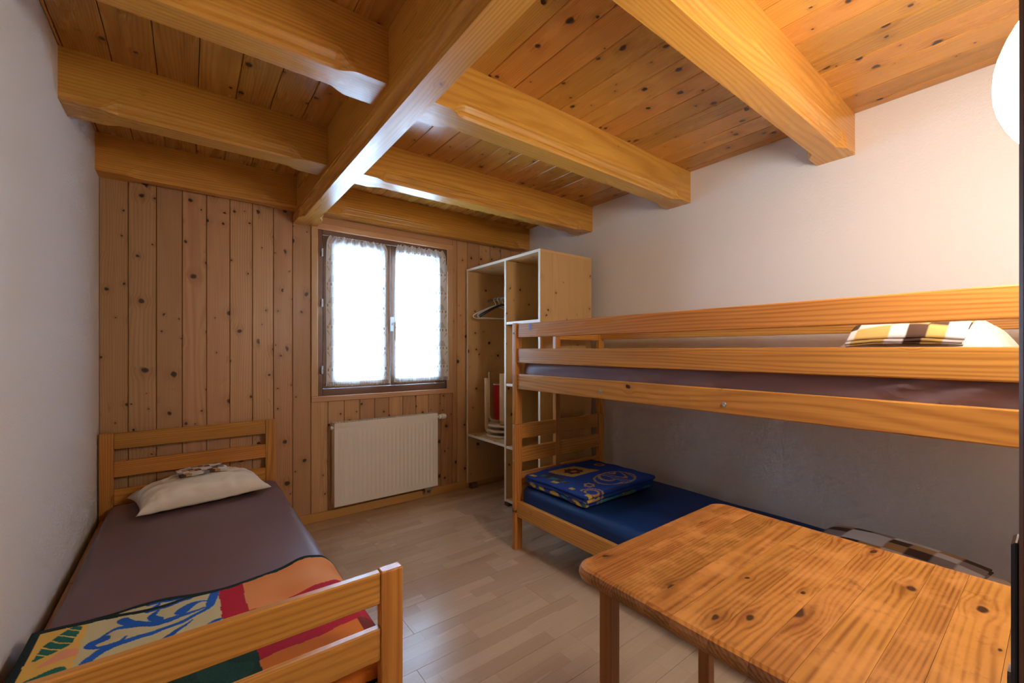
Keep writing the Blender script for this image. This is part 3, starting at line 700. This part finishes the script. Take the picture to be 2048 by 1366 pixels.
# ------------------------------------------------------------------ wardrobe with what is in it
wa = tag(empty('wardrobe', (2.17, 2.68, 0)), 'open unpainted pine wardrobe with shelves in the corner by the window', 'wardrobe')
AX0, AX1, AY0, AY1, AYD, AZ = 1.920, 2.430, 2.190, 3.160, 2.585, 1.900
T = 0.020
def panel(name, lo, hi, mat, lip=True):
    o = box(name, lo, hi, mat, wa, bev=0.0015)
    if lip:
        box('edge_strip', (lo[0]-0.003, lo[1], lo[2]), (lo[0]+0.0005, hi[1], hi[2]), M['edge'], o, bev=0.0008)
    return o
for y0 in (AY0, AYD, AY1-T): panel('side_panel', (AX0, y0, 0.045), (AX1, y0+T, AZ-T), M['newZ'])
panel('top_panel', (AX0, AY0, AZ-T), (AX1, AY1, AZ), M['newX'])
panel('back_panel', (AX1, AY0, 0.045), (AX1+0.008, AY1, AZ), M['newback'], lip=False)
for z in (1.413, 0.945, 0.470): panel('shelf', (AX0+0.004, AY0+T, z-T), (AX1, AYD, z), M['newX'])
panel('shelf', (AX0+0.004, AYD+T, 0.475-T), (AX1, AY1-T, 0.475), M['newX'])
panel('shelf', (AX0+0.004, AY0+T, 0.045), (AX1, AYD, 0.045+T), M['newX'])
for y0 in (AY0, AYD, AY1-0.05): 
    for x0 in (AX0+0.02, AX1-0.08): box('foot', (x0, y0, 0), (x0+0.06, y0+0.05, 0.045), M['sub'], wa, bev=0.002)
rod = tube('rod', [(2.135, AYD+T, 1.640), (2.135, AY1-T, 1.640)], 0.0125, M['chrome'], wa, 12)
lathe('rod_flange', [(0.024, 0), (0.024, 0.006), (0.015, 0.012)], 'Y', (2.135, AYD+T, 1.640), M['white'], rod, 16)
def hanger(y, rot, mat, label, thick, wdt, drop, bar=True, group='coat hangers on the rod'):
    h = empty('coat_hanger', (2.135, y, 1.640)); h.rotation_euler = (0, 0, rot)
    R = 0.0125+0.0025; hook = [(R*1.0*math.cos(a), 0, R*1.0*math.sin(a)) for a in [(-35+i*24)*PI/180 for i in range(11)]]
    hook = [(x*1.35, 0, z*1.0) for x, _, z in hook][::1] + [(-0.008, 0, -0.020), (0, 0, -0.034), (0, 0, -0.055)]
    def add(nm, pts, r, m=mat, cl=False, seg=8):
        bm = bmesh.new(); add_tube(bm, pts, r, seg, cl); o = link(nm, fin(bm, nm, True), m); o.parent = h; return o
    add('hook', hook, 0.0022 if mat is M['blackpl'] else 0.003, M['chrome'] if mat is M['blackpl'] else mat)
    w = wdt/2; sh = []
    for i in range(21):
        f = -1+i/10; sh.append((f*w, 0, -0.052-drop*(abs(f)**1.25)))
    if bar:
        e = 0.012
        add('body', sh+[(w+e*0.6, 0, -0.052-drop-0.012), (w, 0, -0.052-drop-0.026)]+[(w*(1-i/6), 0, -0.052-drop-0.030) for i in range(1, 12)]+[(-w, 0, -0.052-drop-0.026), (-w-e*0.6, 0, -0.052-drop-0.012)], thick, cl=True)
    else:
        add('body', sh, [thick*(0.9+0.8*abs(-1+i/10)) for i in range(21)])
    return tag(h, label, 'hanger', group)
hanger(3.030, -0.22, M['white'], 'white plastic coat hanger, farthest back on the wardrobe rod', 0.0042, 0.40, 0.085)
hanger(2.975, -0.12, M['white'], 'white plastic coat hanger in front of the other, behind the black one', 0.0042, 0.40, 0.085)
hanger(2.925, -0.26, M['blackpl'], 'black coat hanger with broad rounded shoulders on the wardrobe rod', 0.009, 0.42, 0.105, bar=False)

# three bentwood stools stacked upside down, each with a round seat and three bent legs
def stool(z, rot, label):
    c = (2.135, 2.885, z); s = empty('bentwood_stool', c); s.rotation_euler = (0, 0, rot)
    bm = bmesh.new(); add_lathe(bm, [(0.150, 0), (0.158, 0.003), (0.160, 0.010), (0.158, 0.017), (0.150, 0.020)], 'Z', (0, 0, 0), 36)
    o = link('seat', fin(bm, 'seat'), M['stoolX']); o.parent = s
    for k in range(3):
        a = k*2*PI/3; bm = bmesh.new()
        ctr = [(0.055, 0.030)] + [(0.115, 0.030)] + [(0.122+0.042*math.sin(t), 0.072-0.042*math.cos(t)) for t in [i*PI/2/6 for i in range(1, 7)]] + [(0.166, 0.25), (0.168, 0.445)]
        rings = []
        for i, (r, h) in enumerate(ctr):
            r0, h0 = ctr[max(0, i-1)]; r1, h1 = ctr[min(len(ctr)-1, i+1)]; d = Vector((r1-r0, h1-h0)).normalized(); nx, nz_ = -d.y, d.x; hw, ht = 0.021, 0.0095
            rings.append([bm.verts.new(((r+nx*ht*sy)*math.cos(a)-sx*hw*math.sin(a), (r+nx*ht*sy)*math.sin(a)+sx*hw*math.cos(a), h+nz_*ht*sy)) for sx, sy in ((-1, -1), (1, -1), (1, 1), (-1, 1))])
        for A, B in zip(rings, rings[1:]):
            for q in range(4): bm.faces.new((A[q], A[(q+1) % 4], B[(q+1) % 4], B[q]))
        bm.faces.new(rings[0]); bm.faces.new(rings[-1])
        bmesh.ops.bevel(bm, geom=[e for e in bm.edges if len(e.link_faces) == 2 and e.calc_face_angle() > 1.2], offset=0.003, segments=1, affect='EDGES')
        o = link('leg', fin(bm, 'leg'), M['stool']); o.parent = s
    return tag(s, label, 'stool', 'stacked stools in the wardrobe')
stool(0.476, 2.62, 'upturned bentwood stool, lowest of the stack on the wardrobe shelf')
stool(0.520, 2.78, 'upturned bentwood stool, middle of the stack on the wardrobe shelf')
stool(0.564, 3.92, 'upturned bentwood stool, topmost of the stack on the wardrobe shelf')
rb = empty('red_beaker', (2.125, 2.955, 0.606))
bm = bmesh.new(); add_lathe(bm, [(0.044, 0), (0.046, 0.004), (0.052, 0.29), (0.055, 0.292), (0.055, 0.300), (0.049, 0.300), (0.045, 0.02)], 'Z', (0, 0, 0), 28)
o = link('body', fin(bm, 'body', False), M['red']); o.parent = rb
bm = bmesh.new(); add_tube(bm, [(0.0535*math.cos(a), 0.0535*math.sin(a), 0.300) for a in [i*2*PI/28 for i in range(28)]], 0.003, 6, True)
o = link('rim', fin(bm, 'rim', True), M['white']); o.parent = rb
tag(rb, 'red plastic bin standing between the legs of the upturned stools', 'bin')

# ------------------------------------------------------------------ table
ta = tag(empty('table', (0.97, 0.12, 0)), 'worn orange pine table in front of the bunk bed', 'table')
TX0, TX1, TY0, TY1, TZ = 0.655, 1.283, -0.36, 0.650, 0.740
def slab_bm():
    bm = bmesh.new(); R = 0.045; out = []
    for cx, cy, a0 in ((TX1-R, TY1-R, 0), (TX0+R, TY1-R, 90), (TX0+R, TY0+R, 180), (TX1-R, TY0+R, 270)):
        for k in range(9):
            a = (a0+k*11.25)*PI/180; out.append((cx, cy, math.cos(a), math.sin(a)))
    rings = []
    for ins, z in ((0.012, -0.030), (0.004, -0.026), (0.0, -0.017), (0.001, -0.010), (0.005, -0.003), (0.013, 0.0)):
        rings.append([bm.verts.new((cx+(R-ins)*ca, cy+(R-ins)*sa, TZ+z)) for cx, cy, ca, sa in out])
    n = len(out)
    for A, B in zip(rings, rings[1:]):
        for k in range(n): bm.faces.new((A[k], A[(k+1) % n], B[(k+1) % n], B[k]))
    bm.faces.new(rings[0][::-1]); bm.faces.new(rings[-1]); return bm
cuts = [TY1+0.01]; yy = TY1
while yy > TY0+0.05:
    yy -= random.uniform(0.048, 0.085); cuts.append(yy)
cuts[-1] = TY0-0.01
for a, b in zip(cuts, cuts[1:]):
    bm = slab_bm()
    for co, no in (((0, a-0.00025, 0), (0, 1, 0)), ((0, b+0.00025, 0), (0, -1, 0))):
        r_ = bmesh.ops.bisect_plane(bm, geom=bm.verts[:]+bm.edges[:]+bm.faces[:], plane_co=co, plane_no=no, clear_outer=True)
        es = [e for e in r_['geom_cut'] if isinstance(e, bmesh.types.BMEdge)]
        if es: bmesh.ops.holes_fill(bm, edges=es)
    c = Vector((0.969, (a+b)/2, TZ-0.015)); bmesh.ops.translate(bm, verts=bm.verts, vec=-c)
    link('plank', fin(bm, 'plank'), M['table'], ta, c)
for x0, y0 in ((0.704, 0.580), (1.108, 0.580), (0.704, -0.29), (1.108, -0.29)):
    lg = box('leg', (x0, y0, 0), (x0+0.031, y0+0.031, TZ-0.030), M['tleg'], ta, bev=0.003, seg=2)
    box('bracket', (x0+0.031, y0-0.004, 0.655), (x0+0.035, y0+0.018, TZ-0.030), M['chrome'], lg, bev=0.001)
box('apron', (0.74, 0.585, 0.665), (1.106, 0.603, TZ-0.030), M['tleg'], ta, bev=0.002)

# ------------------------------------------------------------------ open door at the right edge of the view
dr = tag(empty('door_1', (0.48, YF, 0)), 'dark brown door leaf standing open at the right edge', 'door', kind='structure')
box('leaf', (0.462, YF+0.003, 0.008), (0.502, 0.0195, 2.035), M['doorm'], dr, bev=0.002)
lk = box('lock_plate', (0.468, 0.0185, 0.83), (0.496, 0.0235, 1.062), M['black'], dr, bev=0.002)
box('latch', (0.474, 0.0235, 0.93), (0.490, 0.0245, 0.965), M['dull'], lk, bev=0.002)
pl = box('handle_plate', (0.457, -0.050, 0.86), (0.4625, -0.010, 1.09), M['black'], dr, bev=0.002)
tube('lever', [(0.458, -0.030, 1.05), (0.418, -0.030, 1.05), (0.412, -0.038, 1.05), (0.412, -0.15, 1.045)], 0.008, M['black'], pl, 10)

# ------------------------------------------------------------------ globe lamp
la = tag(empty('pendant_lamp', (1.34, -0.107, ZC)), 'glowing white globe pendant lamp at the right edge', 'lamp')
et = NT('glowing_globe'); em = et.n('ShaderNodeEmission'); em.inputs[0].default_value = (*LAMP_COLOUR, 1); em.inputs[1].default_value = LAMP_STRENGTH; et.t.links.new(em.outputs[0], et.out.inputs[0])
bm = bmesh.new(); bmesh.ops.create_uvsphere(bm, u_segments=40, v_segments=24, radius=0.20)
link('shade', fin(bm, 'shade', True), et.m, la, (1.34, -0.107, 1.737))
tube('cord', [(1.34, -0.107, 1.93), (1.34, -0.107, ZC)], 0.003, M['white'], la, 8)
lathe('ceiling_cap', [(0.045, 0), (0.045, -0.012), (0.02, -0.04), (0.006, -0.045)], 'Z', (1.34, -0.107, ZC), M['white'], la, 20)
